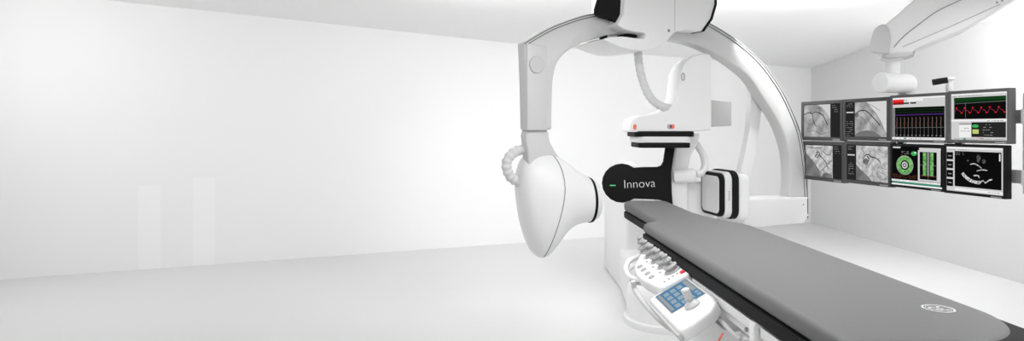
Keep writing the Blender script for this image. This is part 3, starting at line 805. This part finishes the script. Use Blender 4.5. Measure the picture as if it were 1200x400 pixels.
# boom: wide cover rising to the ceiling
YB = 4.25
VR = V((.50, .866, 0))
bo = prism([P(x, y, YB - .13) for x, y in [(1034, 31), (1052, 16), (1070, 0), (1121, -47), (1262, -47), (1188, 0.5), (1132, 33), (1074, 57), (1070, 62), (1042, 63), (1036, 56)]], VR * .27, .03, 4, ang=20)
boom = put('boom', bo, 'white', sus, smooth=50)
put('boom_seam', tube(catmull([P(1047.5, 55.5, YB - .134), P(1060, 42, YB - .134), P(1079, 27, YB - .134), P(1097, 14, YB - .134), P(1115, 5, YB - .134), P(1140, -6, YB - .134)], 6), .0022, 8), 'seam', boom)
put('boom_seam', tube([P(1058, 55, YB - .134), P(1112, 32, YB - .134), P(1172, 5, YB - .134)], .0018, 8), 'button', boom)
for px, py in ((1168, 3), (1174, 1)):
    put('bolt', lathe(P(px, py, YB - .130), -YA, [(0, .006), (.006, .006), (.007, .004)], 10), 'button', boom)
capo = B()
ep = [(1024, 36), (1029, 30.5), (1035.5, 28.5), (1041, 32), (1043.8, 42), (1043.5, 52), (1041.5, 60), (1039, 62.5), (1023, 61), (1020.3, 57), (1020.5, 48)]
prism([P(x, y, YB - .19) for x, y in smooth2d(ep, 3)], VR * .075, .008, 3, ang=50, bm=capo)
put('end_cap', capo, 'grey_white', sus)
put('under_cover', prism([P(x, y, YB - .12) for x, y in ((1034, 61), (1071, 62), (1073, 58), (1072, 63), (1062, 66.5), (1040, 68), (1034, 66))], VR * .22, .006, 2), 'grey_white', sus)
put('neck', lathe(P(1045, 66, YB), -ZA, [(0, .075), (.02, .07), (.035, .047), (.12, .045), (.125, .058), (.15, .062)], 32), 'white', sus)
d0 = P(1030, 97, YB - .10); d1 = d0 + V((.938, .348, 0))
put('drum', lathe(d0, d1 - d0, [(0, .0), (.002, .045), (.008, .060), (.018, .066), (.022, .0665), (.024, .064), (.10, .065), (.255, .066), (.268, .060), (.27, .0)], 36), 'white', sus)
put('hanger', obox(P(1063, 107.5, YB + .03), XA, YA, ZA, .09, .06, .05, .006, 2), 'grey_white', sus)
# frame behind the monitors
def MP(px, py, back): 
    Y = MY(px); a = V(((940 - CX) * 5.1 / F, 5.1, 0)); c = V(((1180 - CX) * 3.5 / F, 3.5, 0)); r = (c - a).normalized(); n = V((r.y, -r.x, 0))
    return P(px, py, Y) - n * back, r, n
for y0, y1 in ((136, 136.5), (193, 209)):
    pA, r, n = MP(960, 150 + (y0 - 150) * .7 if y0 < 150 else 180, .10); pB, _, _ = MP(1196, y1, .10)
    pA.z = pB.z
    mid = (pA + pB) / 2
    put('cross_bar', obox(mid, r, ZA, n, (pB - pA).length, .075, .03, .004, 2), 'pole', sus)
pp, r, n = MP(1196, 170, .07)
zt = H + (HY - 109) * pp.y / F; zb = H + (HY - 228) * pp.y / F
put('post', obox(V((pp.x, pp.y, (zt + zb) / 2)), r, n, ZA, .05, .05, zt - zb, .004, 2), 'pole', sus)
for y in (136.5, 209):
    q, _, _ = MP(1196, y, .07)
    put('clamp_collar', obox(V((pp.x, pp.y, q.z)), r, n, ZA, .062, .062, .085, .006, 2), 'grey_white', sus)
for px in (1043, 1110):
    pA, r, n = MP(px, 112, .095); pB, _, _ = MP(px, 212, .095)
    put('upright', obox(V((pA.x, pA.y, (pA.z + pB.z) / 2)), r, n, ZA, .05, .03, pA.z - pB.z, .004, 2), 'pole', sus)
# small sensor bar on a bracket above the monitors
sb = empty('sensor_bar', P(1112, 107, 3.86), 'small black bar on a white bracket above the joint of the upper right monitors', 'sensor')
put('bracket', obox(P(1112.5, 98.5, 3.88), XA, YA, ZA, .028, .03, .088, .004, 2), 'white', sb)
put('bracket_arm', obox(P(1112, 92, 3.87), XA, YA, ZA, .05, .04, .018, .003, 2), 'white', sb)
put('bar', obox(P(1101.5, 95.3, 3.84), V((1, 0, .16)), YA, V((-.16, 0, 1)), .080, .03, .036, .004, 2), 'blackgloss', sb)

# ------------------------------------------------------------------ light
w = bpy.data.worlds.new('world'); sc.world = w; w.use_nodes = True
bg = w.node_tree.nodes['Background']; bg.inputs[0].default_value = (1, 1, 1, 1); bg.inputs[1].default_value = 0.51
def area(name, loc, target, sx, sy, power, spread=180):
    l = bpy.data.lights.new(name, 'AREA'); l.shape = 'RECTANGLE'; l.size = sx; l.size_y = sy; l.energy = power
    l.spread = math.radians(spread)
    o = bpy.data.objects.new(name, l); COL.objects.link(o); o.location = loc
    o.rotation_euler = (V(target) - V(loc)).to_track_quat('-Z', 'Y').to_euler(); return o
FILL_LIGHTS = [  # added fill lights, all out of view, none a fixture of the room
    ('overhead_fill', (2.4, 1.4, 2.44), (2.4, 1.4, 0), 1.4, .9, 46.9, 180),  # added overhead fill for the table side
    ('overhead_fill', (0.7, 2.6, 2.44), (0.7, 2.6, 0), 1.2, .9, 25.1, 180),
    ('wall_fill', (-4.2, 4.0, 2.4), (-2.2, 7.2, 1.3), 1.6, .6, 31, 180),  # added fills that brighten the walls and far corner
    ('wall_fill', (.0, 4.6, 2.4), (.4, 8.2, .9), 1.6, .6, 33, 180),
    ('wall_fill', (2.3, 4.7, 2.4), (3.0, 9.2, 1.2), 1.4, .6, 44, 180),
    ('wall_fill', (4.6, 5.2, 2.35), (4.2, 9.0, 1.3), .5, .6, 37, 180),
    ('floor_glow_fill', (0.5, 4.4, 2.42), (.62, 5.1, 0), .5, .5, 2.6, 60),  # added light making the bright pool on the floor
    ('ceiling_fill', (-2.0, -.6, .5), (-1.0, 4.5, 2.5), 4.0, .8, 16, 180),  # added fill from behind the camera to lift the ceiling
    ('ceiling_fill', (2.5, -.6, .5), (2.8, 5.5, 2.5), 3.0, .8, 13.0, 180),
    ('wall_glow_fill', (.2, 4.5, 2.42), (.1, 8.0, .5), .5, .5, 3.9, 60),  # added light making the bright patch on the wall
    ('console_fill', (-.7, 1.7, 2.44), (.62, 2.3, .85), .4, .4, 2.2, 60),  # added light for crisper shading on the console
    ('overhead_fill', (3.4, 3.4, 2.44), (2.6, 5.2, 0), .6, .6, 7, 75),  # added fill for the floor right of the table
]
for a in FILL_LIGHTS: area(*a)

vs = sc.view_settings
sc.display_settings.display_device = 'sRGB'
vs.view_transform = 'Standard'; vs.look = 'None'; vs.exposure = 0.0; vs.gamma = 1.0; vs.use_curve_mapping = False
